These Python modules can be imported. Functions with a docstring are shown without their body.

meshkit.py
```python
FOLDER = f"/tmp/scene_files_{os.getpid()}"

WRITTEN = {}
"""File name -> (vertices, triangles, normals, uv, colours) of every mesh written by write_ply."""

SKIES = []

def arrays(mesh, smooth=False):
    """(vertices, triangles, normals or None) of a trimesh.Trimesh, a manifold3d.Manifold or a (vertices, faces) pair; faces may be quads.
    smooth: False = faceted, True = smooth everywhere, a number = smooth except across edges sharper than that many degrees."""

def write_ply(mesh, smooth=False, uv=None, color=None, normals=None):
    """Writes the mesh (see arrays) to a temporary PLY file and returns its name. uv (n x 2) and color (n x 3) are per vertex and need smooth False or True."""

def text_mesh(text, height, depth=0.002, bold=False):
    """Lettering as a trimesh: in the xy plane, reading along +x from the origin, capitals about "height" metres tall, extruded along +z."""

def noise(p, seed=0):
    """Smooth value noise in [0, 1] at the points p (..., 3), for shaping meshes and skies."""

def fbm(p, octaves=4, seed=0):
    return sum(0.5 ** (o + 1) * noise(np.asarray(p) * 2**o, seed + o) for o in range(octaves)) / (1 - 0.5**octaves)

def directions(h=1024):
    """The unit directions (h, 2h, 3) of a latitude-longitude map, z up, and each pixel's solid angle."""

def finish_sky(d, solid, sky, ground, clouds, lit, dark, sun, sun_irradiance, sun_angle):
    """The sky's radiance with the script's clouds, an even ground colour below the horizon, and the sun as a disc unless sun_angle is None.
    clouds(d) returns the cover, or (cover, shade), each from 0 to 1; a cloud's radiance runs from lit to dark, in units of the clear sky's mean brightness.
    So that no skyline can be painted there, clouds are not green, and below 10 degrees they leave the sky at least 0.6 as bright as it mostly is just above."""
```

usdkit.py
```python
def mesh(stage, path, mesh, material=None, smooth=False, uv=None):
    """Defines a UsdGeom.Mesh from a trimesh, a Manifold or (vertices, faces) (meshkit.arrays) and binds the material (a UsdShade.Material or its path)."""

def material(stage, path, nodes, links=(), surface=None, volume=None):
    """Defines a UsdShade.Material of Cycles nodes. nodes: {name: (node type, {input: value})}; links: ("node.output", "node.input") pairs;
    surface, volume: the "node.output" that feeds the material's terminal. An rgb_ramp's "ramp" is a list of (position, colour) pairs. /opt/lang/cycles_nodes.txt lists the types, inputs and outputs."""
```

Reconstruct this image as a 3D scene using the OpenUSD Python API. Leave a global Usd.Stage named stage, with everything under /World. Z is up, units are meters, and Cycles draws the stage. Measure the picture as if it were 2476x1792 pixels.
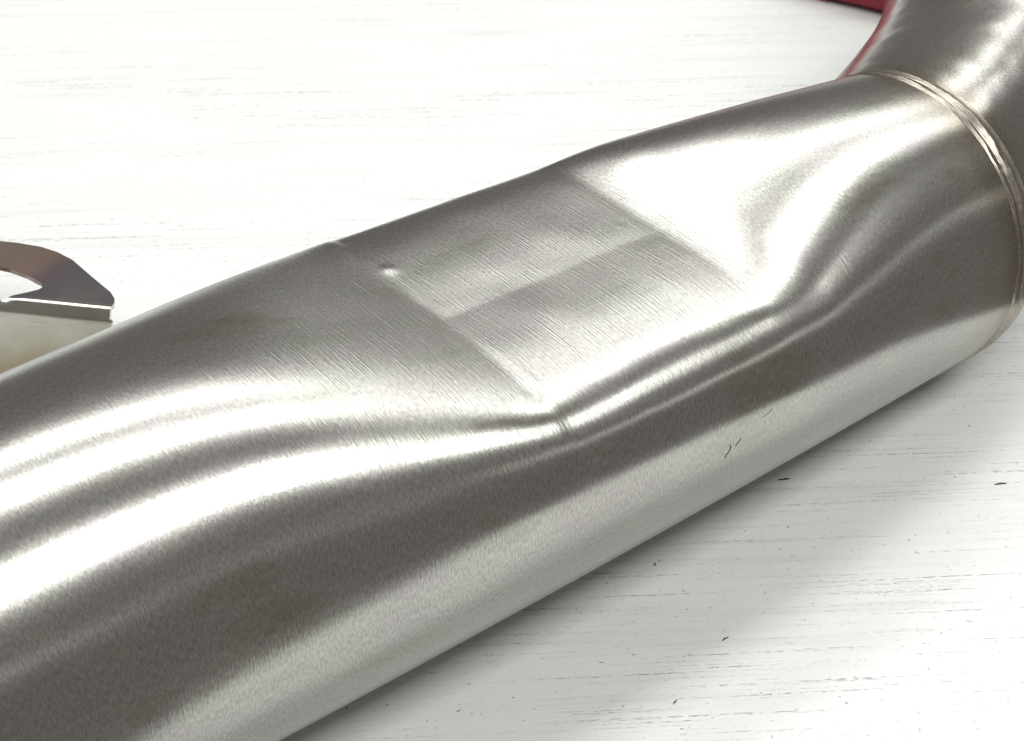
import math, random
import numpy as np
import trimesh, manifold3d as m3, usdkit, meshkit
from shapely.geometry import Polygon, box
from shapely.prepared import prep
from pxr import Usd, UsdGeom, UsdLux, UsdShade, Gf, Sdf, Vt

stage = Usd.Stage.CreateInMemory()
UsdGeom.SetStageUpAxis(stage, UsdGeom.Tokens.z)
UsdGeom.SetStageMetersPerUnit(stage, 1.0)
UsdGeom.Xform.Define(stage, '/World')
UsdGeom.Scope.Define(stage, '/World/Looks')
T = Sdf.ValueTypeNames
rng = np.random.default_rng(7)

# ------------------------------------------------------------------ camera
PITCH, ROLL, CAM_H = 0.5999, 0.0039, 0.3038
fw = np.array([0, math.cos(PITCH), -math.sin(PITCH)])
r0 = np.array([1.0, 0, 0]); u0 = np.cross(r0, fw)
rt = math.cos(ROLL) * r0 + math.sin(ROLL) * u0
up = -math.sin(ROLL) * r0 + math.cos(ROLL) * u0
cam = UsdGeom.Camera.Define(stage, '/World/camera')
M = Gf.Matrix4d(1.0)
for i, v in enumerate((rt, up, -fw, np.array([0, 0, CAM_H]))):
    M.SetRow(i, Gf.Vec4d(*[float(x) for x in v], 1.0 if i == 3 else 0.0))
cam.AddTransformOp().Set(M)
cam.CreateHorizontalApertureAttr(36.0)
cam.CreateVerticalApertureAttr(36.0 * 741 / 1024)
cam.CreateFocalLengthAttr(2000 / 1024 * 36.0)
cam.CreateClippingRangeAttr(Gf.Vec2f(0.01, 100))
cam.CreateFStopAttr(45.0)
cam.CreateFocusDistanceAttr(0.44)
cam.CreateExposureAttr(0.10)

# ------------------------------------------------------------------ lamps: the dim workshop and its ceiling light panels
dome = UsdLux.DomeLight.Define(stage, '/World/room_light')
dome.CreateIntensityAttr(0.066)
dome.CreateColorAttr(Gf.Vec3f(1.0, 0.95, 0.88))

AX = np.array([0.1016, 0.4563, 0.0]); PHI = 0.6917
U = np.array([math.cos(PHI), math.sin(PHI), 0.0])          # along the pipe, away from the camera
V = np.array([math.sin(PHI), -math.cos(PHI), 0.0])         # across the pipe, towards the camera
Z = np.array([0, 0, 1.0])
GR = math.radians(4.0)                                      # direction of the table's grain


def ceiling_lamp(name, uc, vc, lu, lv, h, power):
    l = UsdLux.RectLight.Define(stage, '/World/' + name)
    c = U * uc + V * vc + Z * h
    m = Gf.Matrix4d(1.0)
    for i, v in enumerate((U, np.cross(Z, U), Z, c)):
        m.SetRow(i, Gf.Vec4d(*[float(x) for x in v], 1.0 if i == 3 else 0.0))
    l.AddTransformOp().Set(m)
    l.CreateWidthAttr(lu); l.CreateHeightAttr(lv)
    l.CreateIntensityAttr(power); l.CreateColorAttr(Gf.Vec3f(0.98, 1.0, 0.97))


ceiling_lamp('ceiling_lamp', 1.2, -1.33, 4.6, 0.37, 1.69, 4.7)
ceiling_lamp('ceiling_lamp_001', 1.2, -0.64, 4.6, 0.37, 1.69, 4.7)
ceiling_lamp('ceiling_lamp_002', 0.3, 0.69, 2.6, 0.68, 1.69, 5.2)
ceiling_lamp('ceiling_lamp_003', 4.2, 3.1, 4.0, 0.9, 1.69, 0.9)
ceiling_lamp('ceiling_lamp_004', 0.1, 3.8, 1.8, 0.5, 1.69, 1.6)


# ------------------------------------------------------------------ helpers
def tag(p, label=None, category=None, group=None, kind=None):
    p = p.GetPrim() if hasattr(p, 'GetPrim') else p
    for k, v in (('label', label), ('category', category), ('group', group), ('kind', kind)):
        if v:
            p.SetCustomDataByKey(k, v)
    return p


def thing(name, label, category, group=None, loc=(0, 0, 0)):
    x = UsdGeom.Xform.Define(stage, '/World/' + name)
    x.AddTranslateOp().Set(Gf.Vec3d(*map(float, loc)))
    return tag(x, label, category, group)


def grid_mesh(path, P, mat, pc=None, tan=None, flip=False):
    """A quad grid P (n, m, 3) with smooth normals and, per vertex, surface coordinates in metres."""
    n, m = P.shape[:2]
    du = np.gradient(P, axis=0); dv = np.gradient(P, axis=1)
    N = np.cross(du, dv); N /= np.linalg.norm(N, axis=-1, keepdims=True) + 1e-20
    if flip:
        N = -N
    i = np.arange(n * m).reshape(n, m)
    q = np.stack([i[:-1, :-1], i[1:, :-1], i[1:, 1:], i[:-1, 1:]], -1).reshape(-1, 4)
    if flip:
        q = q[:, ::-1]
    g = UsdGeom.Mesh.Define(stage, path)
    g.CreatePointsAttr(Vt.Vec3fArray.FromNumpy(P.reshape(-1, 3).astype(np.float32)))
    g.CreateFaceVertexCountsAttr(Vt.IntArray.FromNumpy(np.full(len(q), 4, np.int32)))
    g.CreateFaceVertexIndicesAttr(Vt.IntArray.FromNumpy(q.astype(np.int32).ravel()))
    g.CreateSubdivisionSchemeAttr('none')
    g.CreateNormalsAttr(Vt.Vec3fArray.FromNumpy(N.reshape(-1, 3).astype(np.float32)))
    g.SetNormalsInterpolation('vertex')
    g.CreateDoubleSidedAttr(True)
    api = UsdGeom.PrimvarsAPI(g)
    if pc is not None:
        api.CreatePrimvar('pc', T.Float3Array, 'vertex').Set(Vt.Vec3fArray.FromNumpy(pc.reshape(-1, 3).astype(np.float32)))
    if tan is not None:
        api.CreatePrimvar('tan', T.Float3Array, 'vertex').Set(Vt.Vec3fArray.FromNumpy(tan.reshape(-1, 3).astype(np.float32)))
    UsdShade.MaterialBindingAPI.Apply(g.GetPrim()).Bind(mat)
    return g.GetPrim()


def sstep(x, a, b):
    t = np.clip((x - a) / (b - a), 0, 1)
    return t * t * (3 - 2 * t)


# ------------------------------------------------------------------ materials
def steel(name, base, rough, aniso, line_bump=1.0, tint=None):
    nodes = {
        'pc': ('attribute', {'attribute': 'pc'}),
        'tn': ('attribute', {'attribute': 'tan'}),
        'sep': ('separate_xyz', {}),
        # fine brushing round the pipe: short in s, long round the girth
        'm1': ('mapping', {'mapping_type': 'point', 'scale': (1500.0, 95.0, 0.0)}),
        'n1': ('noise_texture', {'scale': 1.0, 'detail': 3.0, 'roughness': 0.65}),
        'm2': ('mapping', {'mapping_type': 'point', 'scale': (1700.0, 75.0, 0.0), 'rotation': (0, 0, 0.03)}),
        'n2': ('noise_texture', {'scale': 1.0, 'detail': 2.0, 'roughness': 0.5}),
        'rid': ('map_range', {'range_type': 'smoothstep', 'from_min': 0.50, 'from_max': 0.66, 'to_min': 0.0, 'to_max': 1.0}),
        'mk': ('math', {'math_type': 'multiply_add', 'value2': 0.95, 'value3': 0.22}),
        'rm': ('math', {'math_type': 'multiply'}),
        'm7': ('mapping', {'mapping_type': 'point', 'scale': (1500.0, 26.0, 0.0), 'rotation': (0, 0, -0.05)}),
        'n7': ('noise_texture', {'scale': 1.0, 'detail': 1.0}),
        'rid7': ('map_range', {'range_type': 'smoothstep', 'from_min': 0.70, 'from_max': 0.80, 'to_min': 0.0, 'to_max': 2.6}),
        'rm7': ('math', {'math_type': 'multiply_add'}),
        # sandy speckle of the sheet
        'm3': ('mapping', {'mapping_type': 'point', 'scale': (2600.0, 800.0, 0.0)}),
        'n3': ('noise_texture', {'scale': 1.0, 'detail': 2.0, 'roughness': 0.6}),
        'a1': ('math', {'math_type': 'multiply_add', 'value2': 0.9}),
        'a2': ('math', {'math_type': 'multiply_add', 'value2': 0.55}),
        'b': ('bump', {'strength': 1.0, 'distance': 0.00003 * line_bump}),
        # cloudy wear
        'm4': ('mapping', {'mapping_type': 'point', 'scale': (24.0, 60.0, 0.0)}),
        'n4': ('noise_texture', {'scale': 1.0, 'detail': 5.0, 'roughness': 0.6}),
        'rr': ('map_range', {'from_min': 0.3, 'from_max': 0.7, 'to_min': rough - 0.02, 'to_max': rough + 0.04}),
        'rk': ('math', {'math_type': 'multiply_add', 'value2': 0.13}),
        'cr': ('rgb_ramp', {'ramp': [(0.28, (0.82 * base[0], 0.82 * base[1], 0.76 * base[2])), (0.45, (base[0], base[1], base[2])), (0.58, (0.95 * base[0], 0.92 * base[1], 0.95 * base[2])), (0.75, (1.04 * base[0], 1.04 * base[1], 1.0 * base[2]))]}),
        'c2': ('rgb_ramp', {'ramp': [(0.32, (0.66, 0.66, 0.66)), (0.68, (1.0, 1.0, 1.0))]}),
        'mx': ('mix_color', {'blend_type': 'multiply', 'fac': 1.0}),
        'p': ('principled_bsdf', {'metallic': 1.0, 'anisotropic': aniso, 'specular_tint': (1, 1, 1)}),
    }
    links = [('pc.vector', 'sep.vector'), ('pc.vector', 'm1.vector'), ('m1.vector', 'n1.vector'),
             ('pc.vector', 'm2.vector'), ('m2.vector', 'n2.vector'), ('n2.fac', 'rid.value'),
             ('sep.z', 'mk.value1'), ('rid.result', 'rm.value1'), ('mk.value', 'rm.value2'),
             ('pc.vector', 'm3.vector'), ('m3.vector', 'n3.vector'),
             ('pc.vector', 'm7.vector'), ('m7.vector', 'n7.vector'), ('n7.fac', 'rid7.value'), ('rid7.result', 'rm7.value1'), ('sep.z', 'rm7.value2'), ('rm.value', 'rm7.value3'),
             ('n1.fac', 'a1.value1'), ('rm7.value', 'a1.value3'), ('n3.fac', 'a2.value1'), ('a1.value', 'a2.value3'),
             ('a2.value', 'b.height'),
             ('pc.vector', 'm4.vector'), ('m4.vector', 'n4.vector'), ('n4.fac', 'rr.value'), ('sep.z', 'rk.value1'), ('rr.result', 'rk.value3'), ('rk.value', 'p.roughness'),
             ('n4.fac', 'cr.fac'), ('n3.fac', 'c2.fac'), ('cr.color', 'mx.a'), ('c2.color', 'mx.b'),
             ('b.normal', 'p.normal'), ('tn.vector', 'p.tangent')]
    last = 'mx.result'
    if tint:      # heat tint of the weld: colour by the distance s from the seam, broken up by noise
        nodes.update({
            'nt': ('noise_texture', {'scale': 1.0, 'detail': 3.0}),
            'mt': ('mapping', {'mapping_type': 'point', 'scale': (160.0, 40.0, 0.0)}),
            'ab': ('math', {'math_type': 'absolute'}),
            'ad': ('math', {'math_type': 'multiply_add', 'value2': 0.010}),
            'rp': ('map_range', {'from_min': 0.004, 'from_max': 0.024, 'to_min': 0.0, 'to_max': 1.0, 'clamp': True}),
            'tr': ('rgb_ramp', {'ramp': tint}),
            'm5': ('mix_color', {'blend_type': 'multiply', 'fac': 1.0})})
        links += [('pc.vector', 'mt.vector'), ('mt.vector', 'nt.vector'), ('sep.x', 'ab.value1'), ('nt.fac', 'ad.value1'), ('ab.value', 'ad.value3'),
                  ('ad.value', 'rp.value'), ('rp.result', 'tr.fac'), (last, 'm5.a'), ('tr.color', 'm5.b')]
        last = 'm5.result'
    links.append((last, 'p.base_color'))
    return usdkit.material(stage, '/World/Looks/' + name, nodes, links, surface='p.BSDF')


TINT = [(0.0, (0.55, 0.49, 0.41)), (0.25, (0.76, 0.71, 0.63)), (0.55, (0.93, 0.90, 0.86)), (1.0, (1.0, 1.0, 1.0))]
brushed = steel('brushed_steel', (0.55, 0.54, 0.51), 0.235, 0.55, 1.0, TINT)
elbow_steel = steel('smooth_steel', (0.53, 0.515, 0.485), 0.20, 0.2, 0.35, TINT)
weld_steel = steel('weld_steel', (0.45, 0.41, 0.35), 0.30, 0.0, 0.6)

bronze = usdkit.material(stage, '/World/Looks/tinted_sheet', {
    'g': ('geometry', {}),
    'n': ('noise_texture', {'scale': 70.0, 'detail': 3.0}),
    'm': ('mapping', {'mapping_type': 'point', 'scale': (90.0, 900.0, 900.0), 'rotation': (0, 0, 0.5)}),
    'n2': ('noise_texture', {'scale': 1.0, 'detail': 3.0}),
    'pa': ('attribute', {'attribute': 'pc'}),
    'sp': ('separate_xyz', {}),
    'ad': ('math', {'math_type': 'multiply_add', 'value2': 0.30}),
    'r': ('rgb_ramp', {'ramp': [(0.10, (0.34, 0.29, 0.21)), (0.24, (0.48, 0.46, 0.39)), (0.36, (0.60, 0.58, 0.52)), (0.42, (0.52, 0.50, 0.48)), (0.50, (0.42, 0.40, 0.46)), (0.64, (0.45, 0.37, 0.42)), (0.78, (0.70, 0.53, 0.47)), (1.0, (0.66, 0.57, 0.53))]}),
    'b': ('bump', {'strength': 1.0, 'distance': 0.000018}),
    'p': ('principled_bsdf', {'metallic': 1.0, 'roughness': 0.2})},
    [('g.position', 'n.vector'), ('g.position', 'm.vector'), ('m.vector', 'n2.vector'), ('pa.vector', 'sp.vector'),
     ('n.fac', 'ad.value1'), ('sp.x', 'ad.value3'), ('ad.value', 'r.fac'), ('r.color', 'p.base_color'), ('n2.fac', 'b.height'), ('b.normal', 'p.normal')], surface='p.BSDF')

red_plastic = usdkit.material(stage, '/World/Looks/red_plastic', {
    'g': ('geometry', {}),
    'n': ('noise_texture', {'scale': 220.0, 'detail': 4.0}),
    'r': ('rgb_ramp', {'ramp': [(0.3, (0.22, 0.006, 0.022)), (0.7, (0.29, 0.010, 0.031))]}),
    'b': ('bump', {'strength': 0.5, 'distance': 0.0004}),
    'p': ('principled_bsdf', {'roughness': 0.5})},
    [('g.position', 'n.vector'), ('n.fac', 'r.fac'), ('r.color', 'p.base_color'), ('n.fac', 'b.height'), ('b.normal', 'p.normal')], surface='p.BSDF')


tab = usdkit.material(stage, '/World/Looks/white_painted_board', {
    'g': ('geometry', {}),
    'm0': ('mapping', {'mapping_type': 'point', 'rotation': (0, 0, -GR)}),
    # open-pored grain: long thin dark lines, broken into dashes
    'm1': ('mapping', {'mapping_type': 'point', 'scale': (14.0, 900.0, 1.0)}),
    'n1': ('noise_texture', {'scale': 1.0, 'detail': 3.0, 'roughness': 0.6, 'distortion': 0.25}),
    'l1': ('map_range', {'range_type': 'smoothstep', 'from_min': 0.51, 'from_max': 0.70, 'to_min': 0.0, 'to_max': 1.0}),
    'm2': ('mapping', {'mapping_type': 'point', 'scale': (500.0, 1500.0, 1.0)}),
    'n2': ('noise_texture', {'scale': 1.0, 'detail': 2.0, 'roughness': 0.6}),
    'l2': ('map_range', {'range_type': 'smoothstep', 'from_min': 0.40, 'from_max': 0.64, 'to_min': 0.0, 'to_max': 1.0}),
    'lm': ('math', {'math_type': 'multiply'}),
    'm5': ('mapping', {'mapping_type': 'point', 'scale': (9.0, 26.0, 1.0)}),
    'n5': ('noise_texture', {'scale': 1.0, 'detail': 2.0}),
    'l5': ('map_range', {'range_type': 'smoothstep', 'from_min': 0.36, 'from_max': 0.62, 'to_min': 0.15, 'to_max': 1.0}),
    'lm2': ('math', {'math_type': 'multiply'}),
    # specks of dirt
    'm3': ('mapping', {'mapping_type': 'point', 'scale': (800.0, 1100.0, 1.0)}),
    'n3': ('noise_texture', {'scale': 1.0, 'detail': 2.0, 'distortion': 0.8}),
    'l3': ('map_range', {'range_type': 'smoothstep', 'from_min': 0.67, 'from_max': 0.76, 'to_min': 0.0, 'to_max': 0.8}),
    'mxm': ('math', {'math_type': 'maximum'}),
    # paint tone
    'm4': ('mapping', {'mapping_type': 'point', 'scale': (7.0, 150.0, 1.0)}),
    'n4': ('noise_texture', {'scale': 1.0, 'detail': 5.0, 'roughness': 0.65}),
    'c4': ('rgb_ramp', {'ramp': [(0.28, (0.71, 0.725, 0.715)), (0.5, (0.775, 0.785, 0.775)), (0.7, (0.80, 0.805, 0.795))]}),
    'mix': ('mix_color', {'blend_type': 'mix', 'b': (0.16, 0.17, 0.165)}),
    'k': ('math', {'math_type': 'multiply', 'value2': 0.70}),
    'inv': ('math', {'math_type': 'multiply', 'value2': -1.0}),
    'm6': ('mapping', {'mapping_type': 'point', 'scale': (260.0, 1400.0, 1.0)}),
    'n6': ('noise_texture', {'scale': 1.0, 'detail': 3.0}),
    'ad6': ('math', {'math_type': 'multiply_add', 'value2': 0.5}),
    'b': ('bump', {'strength': 0.7, 'distance': 0.00012}),
    'p': ('principled_bsdf', {'roughness': 0.42, 'specular_ior_level': 0.45})},
    [('g.position', 'm0.vector')] + [('m0.vector', f'm{i}.vector') for i in (1, 2, 3, 5, 6)] + [(f'm{i}.vector', f'n{i}.vector') for i in (1, 2, 3, 5, 6)] + [('m0.vector', 'm4.vector'), ('m4.vector', 'n4.vector')] +
    [('n1.fac', 'l1.value'), ('n2.fac', 'l2.value'), ('n3.fac', 'l3.value'), ('n5.fac', 'l5.value'), ('l1.result', 'lm.value1'), ('l2.result', 'lm.value2'),
     ('lm.value', 'lm2.value1'), ('l5.result', 'lm2.value2'), ('lm2.value', 'mxm.value1'), ('l3.result', 'mxm.value2'), ('mxm.value', 'k.value1'),
     ('n4.fac', 'c4.fac'), ('c4.color', 'mix.a'), ('k.value', 'mix.fac'), ('mix.result', 'p.base_color'),
     ('mxm.value', 'inv.value1'), ('n6.fac', 'ad6.value1'), ('inv.value', 'ad6.value3'), ('ad6.value', 'b.height'), ('b.normal', 'p.normal')], surface='p.BSDF')
scuffed = usdkit.material(stage, '/World/Looks/scuffed_steel', {
    'p': ('principled_bsdf', {'base_color': (0.16, 0.15, 0.14), 'metallic': 0.6, 'roughness': 0.5})}, [], surface='p.BSDF')
dirt = usdkit.material(stage, '/World/Looks/dark_chip', {
    'p': ('principled_bsdf', {'base_color': (0.09, 0.085, 0.08), 'roughness': 0.6})}, [], surface='p.BSDF')

# ------------------------------------------------------------------ the table top
corner = [(-1.0, 0.168), (0.132, 0.2470), (0.281, 1.15), (-1.0, 1.15)]      # the near right corner of the board lies just outside the picture
tb = trimesh.creation.extrude_polygon(Polygon(corner).buffer(-0.003).buffer(0.003), 0.03, engine='earcut'); tb.apply_translation((0, 0, -0.03))
tag(usdkit.mesh(stage, '/World/table_top', tb, tab), 'white painted board with fine grey grain under the exhaust pipe', 'table', kind='structure')

# ------------------------------------------------------------------ the exhaust pipe
R1, K1, K2 = 0.04, 0.0609, -0.1656
S_FLOOR = (0.0915, 0.1540)
AL = math.radians(1.9)                                      # tilt of the pressed flat towards the camera


def radius(s):
    s = np.minimum(s, 0.30)
    return R1 + K1 * s + K2 * s * s


def floor_height(s, th):
    """Height of the pressed flat above the pipe's axis along the pipe: level between the die's ends, rising outside them."""
    a, b = S_FLOOR
    h = np.full_like(s, 0.0285)
    w = 0.0005 + 0.007 * (1 - sstep(th, -1.15, -0.8))         # the die's end folds fade out on the far shoulder
    w = w + 0.0045 * sstep(th, 0.88, 1.12)
    wl = w + 0.0028 * (1 - sstep(th, -0.75, 0.0)) + 0.006 * (1 - sstep(th, -1.1, -0.7))
    sp = lambda x, w: np.where(x > 30 * w, x, w * np.log1p(np.exp(np.clip(x / w, -40, 40))))
    left, right = sp(s - b, wl), sp(a - s, w)
    h = h + 0.30 * left - 0.05 * left ** 2 + 0.25 * right + 0.8 * right ** 2
    return h


def body_radius(s, th):
    R = radius(s)
    dent = sstep(s, 0.012, S_FLOOR[0]) * (1 - sstep(s, S_FLOOR[1], 0.235))
    bulge = 0.0052 * np.exp(-((th - math.radians(76)) / 0.50) ** 2) + 0.0030 * np.exp(-((th + math.radians(62)) / 0.45) ** 2)
    Rb = R + dent * bulge
    al = AL + math.radians(4.5) * sstep(S_FLOOR[0] + 0.002 - s, 0.0, 0.02)
    c = np.cos(th - al)
    h = floor_height(s, th)
    vv = h * np.tan(np.clip(th - al, -1.2, 1.2))
    inside = sstep(s, S_FLOOR[0] - 0.004, S_FLOOR[0] + 0.004) * (1 - sstep(s, S_FLOOR[1] - 0.002, S_FLOOR[1] + 0.002))
    vc = 0.0030
    # two shallow pillows either side of a soft crease down the middle
    xv = np.linspace(-0.06, 0.08, 1401)
    tb_ = np.where(xv > vc, 0.00028 * (1 - ((xv - vc - 0.0185) / 0.0185) ** 2), 0.00028 * (1 - ((vc - xv - 0.0135) / 0.0135) ** 2))
    tb_ = np.clip(tb_, -0.0008, 1)
    kern = np.exp(-0.5 * (np.arange(-40, 41) / 6.0) ** 2); kern /= kern.sum()
    pillow = np.interp(vv, xv[60:-60], np.convolve(tb_, kern, 'same')[60:-60])
    h = h + inside * (pillow + 0.0009 * (meshkit.fbm(np.stack([s * 48, vv * 42, 0 * s], -1), 2, 21) - 0.5))
    plane = np.where(c > 0.12, h / np.maximum(c, 0.12), 10.0)
    # tight fold on the near shoulder, soft roll on the far one; both soften away from the die
    away = np.maximum(np.maximum(s - S_FLOOR[1], S_FLOOR[0] - s), 0)
    soft = np.exp(-away / 0.03)
    p = 8.0 + 0.6 * soft * sstep(th, -0.3, 0.6) + 8.0 * soft * (1 - sstep(th, -0.6, 0.0))
    return (Rb ** -p + plane ** -p) ** (-1 / p)


def ring_points(s, th, rho):
    R = radius(s)
    return AX - s[..., None] * U + (rho * np.sin(th))[..., None] * V + (R + rho * np.cos(th))[..., None] * Z


s1 = np.concatenate([np.linspace(0.0, 0.30, 620), np.linspace(0.303, 0.42, 40)])
t1 = np.concatenate([np.linspace(-np.pi, -1.5, 40)[:-1], np.linspace(-1.5, 2.0, 420)[:-1], np.linspace(2.0, np.pi, 40)])
s, th = np.meshgrid(s1, t1, indexing='ij')
rho = body_radius(s, th)
# faint hand-beaten unevenness
q3 = np.stack([s * 30, th * 1.6, 0 * s], -1)
rho = rho + (meshkit.fbm(q3, 3, 3) - 0.5) * 0.00022
# little pips where the die's corners bit in
for (cs, ct, hgt, w) in ((0.1520, -0.55, 0.00040, 0.0018), (0.1545, 0.90, -0.0003, 0.0018)):
    rho = rho + hgt * np.exp(-(((s - cs) / w) ** 2 + ((th - ct) * 0.04 / w) ** 2))
P = ring_points(s, th, rho)
tanv = np.gradient(P, axis=0); tanv /= np.linalg.norm(tanv, axis=-1, keepdims=True)
mask = sstep(s, 0.078, 0.098) * (1 - sstep(s, 0.18, 0.215)) * sstep(th, -0.95, -0.6) * (1 - sstep(th, 0.85, 1.0))
pc = np.stack([s, th * 0.043, mask], -1)
thing('exhaust_pipe', 'brushed stainless exhaust pipe with a pressed flat dent and a welded elbow', 'exhaust pipe')
grid_mesh('/World/exhaust_pipe/body', P, brushed, pc, tanv, flip=False)

# small dark scuffs on its near flank
def scuff(i, s0, t0, s1_, t1_, w):
    k = np.linspace(0, 1, 12)
    sc = s0 + (s1_ - s0) * k + 0.0004 * np.sin(7 * k + i); tc = t0 + (t1_ - t0) * k + 0.006 * np.sin(5 * k + 2 * i)
    hw = w * np.sin(np.pi * (0.06 + 0.88 * k)) * (0.6 + 0.4 * np.sin(11 * k + i) ** 2)
    S_ = np.stack([sc - hw, sc, sc + hw], 1); T_ = np.stack([tc] * 3, 1)
    D = body_radius(S_, T_) + np.array([0.00002, 0.00010, 0.00002]) + (meshkit.fbm(np.stack([S_ * 30, T_ * 1.6, 0 * S_], -1), 3, 3) - 0.5) * 0.00022
    grid_mesh('/World/exhaust_pipe/scuff' + (f'_{i:03d}' if i else ''), ring_points(S_, T_, D), dirt if i == 0 else scuffed)


scuff(0, 0.1118, 1.60, 0.1112, 1.53, 0.00035)
scuff(1, 0.1090, 1.55, 0.1080, 1.515, 0.00012)
scuff(2, 0.1010, 1.47, 0.0985, 1.44, 0.00006)
scuff(3, 0.0945, 1.41, 0.0930, 1.37, 0.00005)

# elbow: leaves the seam, bending up the table to the left
N_E = 150
turn = np.linspace(0, 1, N_E)
L_E = 0.22
ang = PHI + 0.32 + 0.36 * sstep(turn, -0.05, 0.65)
pitch = 0.4 * turn
step = L_E / (N_E - 1)
dirs = np.stack([np.cos(ang) * np.cos(pitch), np.sin(ang) * np.cos(pitch), np.sin(pitch)], -1)
cen = AX + R1 * Z + np.vstack([[0, 0, 0], np.cumsum(dirs[:-1] * step, 0)])
te = np.linspace(-np.pi, np.pi, 200)
mit = PHI + (ang - PHI) * sstep(turn, 0.0, 0.30)             # the first rings lie in the plane of the seam
side = np.stack([np.sin(mit), -np.cos(mit), 0 * ang], -1)
upv = np.cross(np.stack([np.sin(ang), -np.cos(ang), 0 * ang], -1), dirs)
re = 0.0398 - 0.0064 * sstep(turn, 0.0, 0.55)
PE = cen[:, None] + re[:, None, None] * (np.sin(te)[None, :, None] * side[:, None] + np.cos(te)[None, :, None] * upv[:, None])
se = np.repeat((turn * L_E)[:, None], len(te), 1)
PE += ((meshkit.fbm(np.stack([se * 45, np.repeat(te[None] * 2.0, N_E, 0), 0 * se], -1), 3, 9) - 0.5) * 0.0006 * sstep(se, 0.002, 0.012))[..., None] * (PE - cen[:, None]) / re[:, None, None]
pce = np.stack([se, np.repeat(te[None] * 0.038, N_E, 0), 0 * se], -1)
tane = np.repeat(dirs[:, None], len(te), 1)
grid_mesh('/World/exhaust_pipe/elbow', PE, elbow_steel, pce, tane, flip=True)

# weld bead: a proud double ridge with the ripple of the weld pool
tw = np.linspace(-np.pi, np.pi, 1400)
prof_s = np.linspace(0.0042, -0.0052, 70)
sw, tg = np.meshgrid(prof_s, tw, indexing='ij')
wob = meshkit.fbm(np.stack([tg * 7, 0 * tg, 0 * tg], -1), 3, 4) - 0.5
silk = meshkit.fbm(np.stack([tg * 5, sw * 2600, 0 * sw], -1), 3, 8) - 0.5          # drawn-out ripples along the seam
x = sw + 0.0007 * wob
ridge = 0.00075 * np.exp(-((x - 0.0012) / 0.0010) ** 2) + 0.00060 * np.exp(-((x + 0.0020) / 0.0012) ** 2) - 0.00035
env = np.exp(-((x + 0.0004) / 0.0032) ** 4)
rip = 0.00002 * np.cos(tg * 0.04 / 0.0013 * 2 * np.pi + 700 * np.abs(x) + 9 * wob)
rw = R1 + ridge + (0.00040 * silk + 0.0004 * wob) * env
PW = AX - sw[..., None] * U + (rw * np.sin(tg))[..., None] * V + (R1 + rw * np.cos(tg))[..., None] * Z
grid_mesh('/World/exhaust_pipe/weld_bead', PW, weld_steel, np.stack([sw, tg * 0.04, 0 * sw], -1), np.gradient(PW, axis=0) * 500, flip=True)

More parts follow.
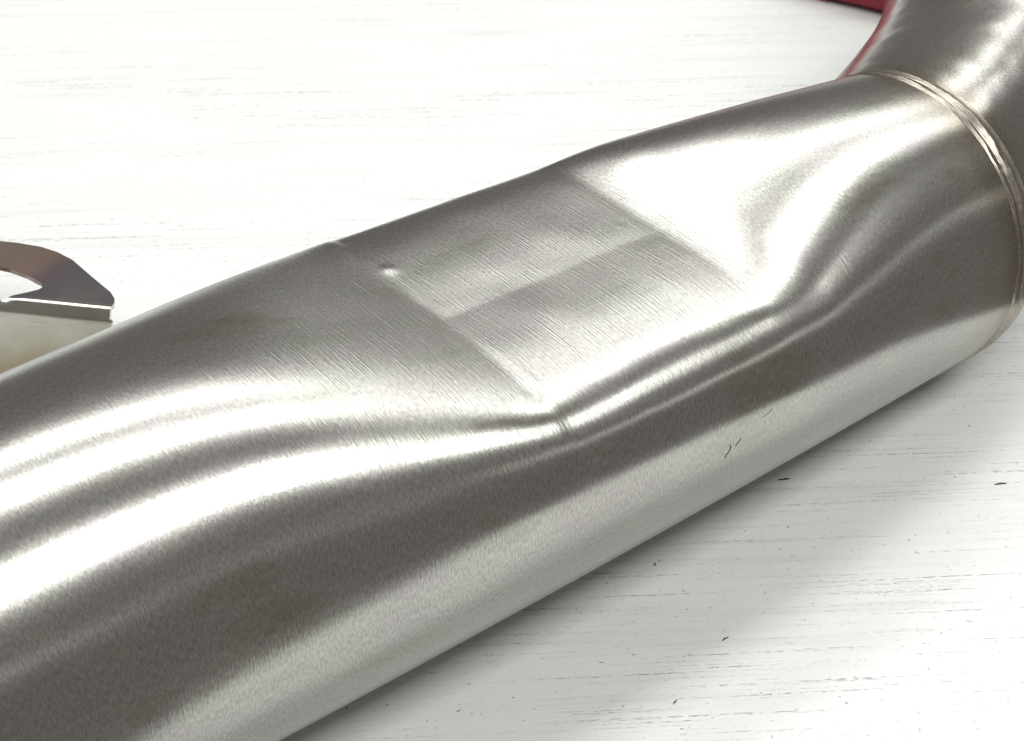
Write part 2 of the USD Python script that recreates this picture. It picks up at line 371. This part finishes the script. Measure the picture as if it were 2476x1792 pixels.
# ------------------------------------------------------------------ slotted bracket lying behind the pipe
thing('bracket', 'heat-tinted folded sheet metal bracket with an oval slot, at the left edge', 'bracket')
W2 = 0.0455                                                # half its length: the outline mirrors about the middle
right = [(0.0, -0.0252), (0.0, -0.0065), (0.0006, -0.0055), (0.0006, 0.0005), (0.0012, 0.0028), (0.0034, 0.0058), (0.0085, 0.0102), (0.0135, 0.0146), (0.019, 0.0196), (0.0245, 0.0228), (0.030, 0.0247), (0.037, 0.0256)]
outline = right + [(2 * W2 - a, b) for a, b in right[::-1]]
slot_r = [(0.0305, -0.0028), (0.0275, 0.0), (0.0250, 0.0018), (0.0226, 0.0036), (0.0220, 0.0050), (0.0232, 0.0070), (0.0284, 0.0100), (0.034, 0.0122), (0.040, 0.0134)]
slot = slot_r + [(2 * W2 - a, b) for a, b in slot_r[::-1]]
sheet = Polygon(outline).buffer(0.0004).buffer(-0.0004).difference(Polygon(slot).buffer(-0.0006).buffer(0.0012).buffer(-0.0006))
TH_S = 0.0013
B0 = np.array([-0.1042, 0.4430, 0.0]); E1 = np.array([-0.985, 0.172, 0]); E2 = np.array([0.172, 0.985, 0])
H_B, R_B = 0.0212, 0.0042


def fold(p):
    a, t, z = p[:, 0], p[:, 1], p[:, 2] - TH_S
    # a small rolled lip runs along the fold
    lip = 0.0006 * np.exp(-((t + 0.0020) / 0.0014) ** 2) * (1 - 0.8 * np.exp(-((a - 0.030) / 0.003) ** 2))
    z = z + lip
    arc = R_B * math.pi / 2 * 1.0
    w = np.clip(-t, 0, arc); al = w / R_B * 0.85
    rr = R_B + z
    b = np.where(t > 0, t, -rr * np.sin(al)); zz = np.where(t > 0, z, rr * np.cos(al) - R_B)
    down = np.maximum(-t - arc, 0); ae = 0.85 * math.pi / 2
    b = b - down * math.cos(ae); zz = zz - down * math.sin(ae)
    return B0 + a[:, None] * E1 + b[:, None] * E2 + (H_B + zz)[:, None] * Z


def fold_normal(a, t, z, side):
    e = 1e-5
    P = lambda da, dt: fold(np.stack([a + da, t + dt, z], -1))
    n = np.cross(P(e, 0) - P(-e, 0), P(0, e) - P(0, -e)); n /= np.linalg.norm(n, axis=-1, keepdims=True)
    return n * side


cells = []
sheet_p = prep(sheet)
for a0 in np.arange(-0.002, 2 * W2 + 0.004, 0.0012):
    for t0 in np.arange(-0.0264, 0.0276, 0.0005):
        c = box(a0, t0, a0 + 0.0012, t0 + 0.0005)
        if sheet_p.contains(c):
            cells.append(np.array(c.exterior.coords)[:-1])
        elif sheet_p.intersects(c):
            g = c.intersection(sheet)
            for k in getattr(g, 'geoms', [g]):
                if k.geom_type == 'Polygon' and k.area > 1e-10:
                    vv_, ff_ = trimesh.creation.triangulate_polygon(k, engine='earcut')
                    cells.extend(vv_[f] for f in ff_)
bp, bn, bf, bcount = [], [], [], []
for zz_, side_ in ((TH_S, -1.0), (0.0, 1.0)):
    for c in cells:
        m = len(c); o = len(bp)
        q_ = c if zz_ > 0 else c[::-1]
        bp.extend([(x, y, zz_) for x, y in q_]); bn.extend([side_] * m)
        bf.extend(range(o, o + m)); bcount.append(m)
flat = np.array(bp); nrm = fold_normal(flat[:, 0], flat[:, 1], flat[:, 2], -1.0) * 1.0
sgn = np.where(np.array(bn) < 0, 1.0, -1.0)
nrm = nrm * sgn[:, None]
if (nrm[(flat[:, 1] > 0.005) & (flat[:, 2] > 0)][:, 2]).mean() < 0:
    nrm = -nrm
Pf = fold(flat); o_ = 0
for m in bcount:                                            # wind every cell the way its normal points
    fn_ = np.cross(Pf[bf[o_ + 1]] - Pf[bf[o_]], Pf[bf[o_ + 2]] - Pf[bf[o_]])
    if fn_ @ nrm[bf[o_]] < 0:
        bf[o_:o_ + m] = bf[o_:o_ + m][::-1]
    o_ += m
wall, wn, wf = [], [], []
for ring_ in (sheet.exterior, *sheet.interiors):
    L = ring_.length; n_ = int(L / 0.0006)
    r_ = np.array([ring_.interpolate(k / n_ * L).coords[0] for k in range(n_)])
    tng = np.roll(r_, -1, 0) - np.roll(r_, 1, 0)
    for k in range(n_):
        j = (k + 1) % n_; o = len(bp) + len(wall)
        wall += [(*r_[k], 0.0), (*r_[j], 0.0), (*r_[j], TH_S), (*r_[k], TH_S)]
        wf += [o, o + 1, o + 2, o + 3]
allp = np.vstack([flat, np.array(wall)])
P3 = fold(allp)
W4 = P3[len(flat):].reshape(-1, 4, 3)
wn = np.cross(W4[:, 1] - W4[:, 0], W4[:, 3] - W4[:, 0]); wn /= np.linalg.norm(wn, axis=-1, keepdims=True) + 1e-12
N3 = np.vstack([nrm, np.repeat(wn, 4, 0)])
bm = UsdGeom.Mesh.Define(stage, '/World/bracket/plate')
bm.CreatePointsAttr(Vt.Vec3fArray.FromNumpy(P3.astype(np.float32)))
bm.CreateFaceVertexCountsAttr(Vt.IntArray.FromNumpy(np.array(bcount + [4] * len(W4), np.int32)))
bm.CreateFaceVertexIndicesAttr(Vt.IntArray.FromNumpy(np.array(bf + wf, np.int32)))
bm.CreateSubdivisionSchemeAttr('none'); bm.CreateDoubleSidedAttr(True)
bm.CreateNormalsAttr(Vt.Vec3fArray.FromNumpy(N3.astype(np.float32))); bm.SetNormalsInterpolation('vertex')
fl = sstep(allp[:, 1], -0.0045, 0.003)
down_ = np.clip((-allp[:, 1] - 0.007) / 0.017, 0, 1)
pcb = np.stack([0.20 * (1 - 1.7 * down_) + fl * (0.14 + 0.40 * sstep(allp[:, 0] + 0.35 * allp[:, 1], 0.012, 0.045)), allp[:, 0], allp[:, 1]], -1)
UsdGeom.PrimvarsAPI(bm).CreatePrimvar('pc', T.Float3Array, 'vertex').Set(Vt.Vec3fArray.FromNumpy(pcb.astype(np.float32)))
UsdShade.MaterialBindingAPI.Apply(bm.GetPrim()).Bind(bronze)

# ------------------------------------------------------------------ red block at the back
thing('red_block', 'low red plastic block on small feet, half hidden behind the elbow', 'block', loc=(0.12, 0.6785, 0))
ra = math.atan2(-0.0174, 0.029)
rot = trimesh.transformations.rotation_matrix(ra, [0, 0, 1])


def rounded(lx, ly, lz, r, c):
    bx = [m3.Manifold.sphere(r, 16).translate((sx * (lx / 2 - r), sy * (ly / 2 - r), sz * (lz / 2 - r))) for sx in (-1, 1) for sy in (-1, 1) for sz in (-1, 1)]
    o = m3.Manifold.batch_hull(bx).translate(c).to_mesh()
    t = trimesh.Trimesh(np.array(o.vert_properties[:, :3]), np.array(o.tri_verts), process=False)
    t.apply_transform(rot)
    return t


usdkit.mesh(stage, '/World/red_block/block', rounded(0.17, 0.08, 0.011, 0.0025, (-0.035, 0.042, 0.0071)), red_plastic, smooth=40)
for i, (xr, wr) in enumerate(((0.0215, 0.003), (0.027, 0.0045), (-0.010, 0.006))):
    usdkit.mesh(stage, '/World/red_block/foot' + (f'_{i:03d}' if i else ''), rounded(wr, 0.006, 0.003, 0.0005, (xr, 0.0062, 0.0016)), red_plastic, smooth=40)

# ------------------------------------------------------------------ dark chips lying on the board
chips = [(0.0679, 0.3964, 0.0030, 0.1, 'longest dark chip on the board, close in front of the pipe'),
         (0.1216, 0.3949, 0.0030, 0.12, 'thin dark chip on the board near the right edge'),
         (0.0482, 0.3374, 0.0019, 0.75, 'thin curved dark chip on the lower part of the board'),
         (0.0356, 0.3171, 0.0016, 1.15, 'dark sliver on the board nearest the bottom edge'),
         (0.0339, 0.3633, 0.0011, 1.6, 'tiny dark chip on the board beside the pipe, left of the others')]
for i, (x0, y0, ln, a, lab) in enumerate(chips):
    k = np.linspace(-0.5, 0.5, 9)
    w = (0.00016 if i < 2 else 0.00007) * (1 - (2 * k) ** 2) + 0.00004
    bend = (0.03 if i < 2 else 0.05) * ln * np.sin(k * (3 + i) + i)
    top, bot = np.stack([k * ln, bend + w * (1 + 0.5 * np.sin(9 * k + i))], -1), np.stack([k * ln, bend - w], -1)
    pg = Polygon(np.vstack([top, bot[::-1]]))
    ch = trimesh.creation.extrude_polygon(pg.buffer(0), 0.00025, engine='earcut')
    ch.apply_transform(trimesh.transformations.rotation_matrix(a, [0, 0, 1])); ch.apply_translation((x0, y0, 0.00005))
    tag(usdkit.mesh(stage, '/World/metal_chip' + (f'_{i:03d}' if i else ''), ch, dirt), lab, 'chip', 'dark chips on the white board')
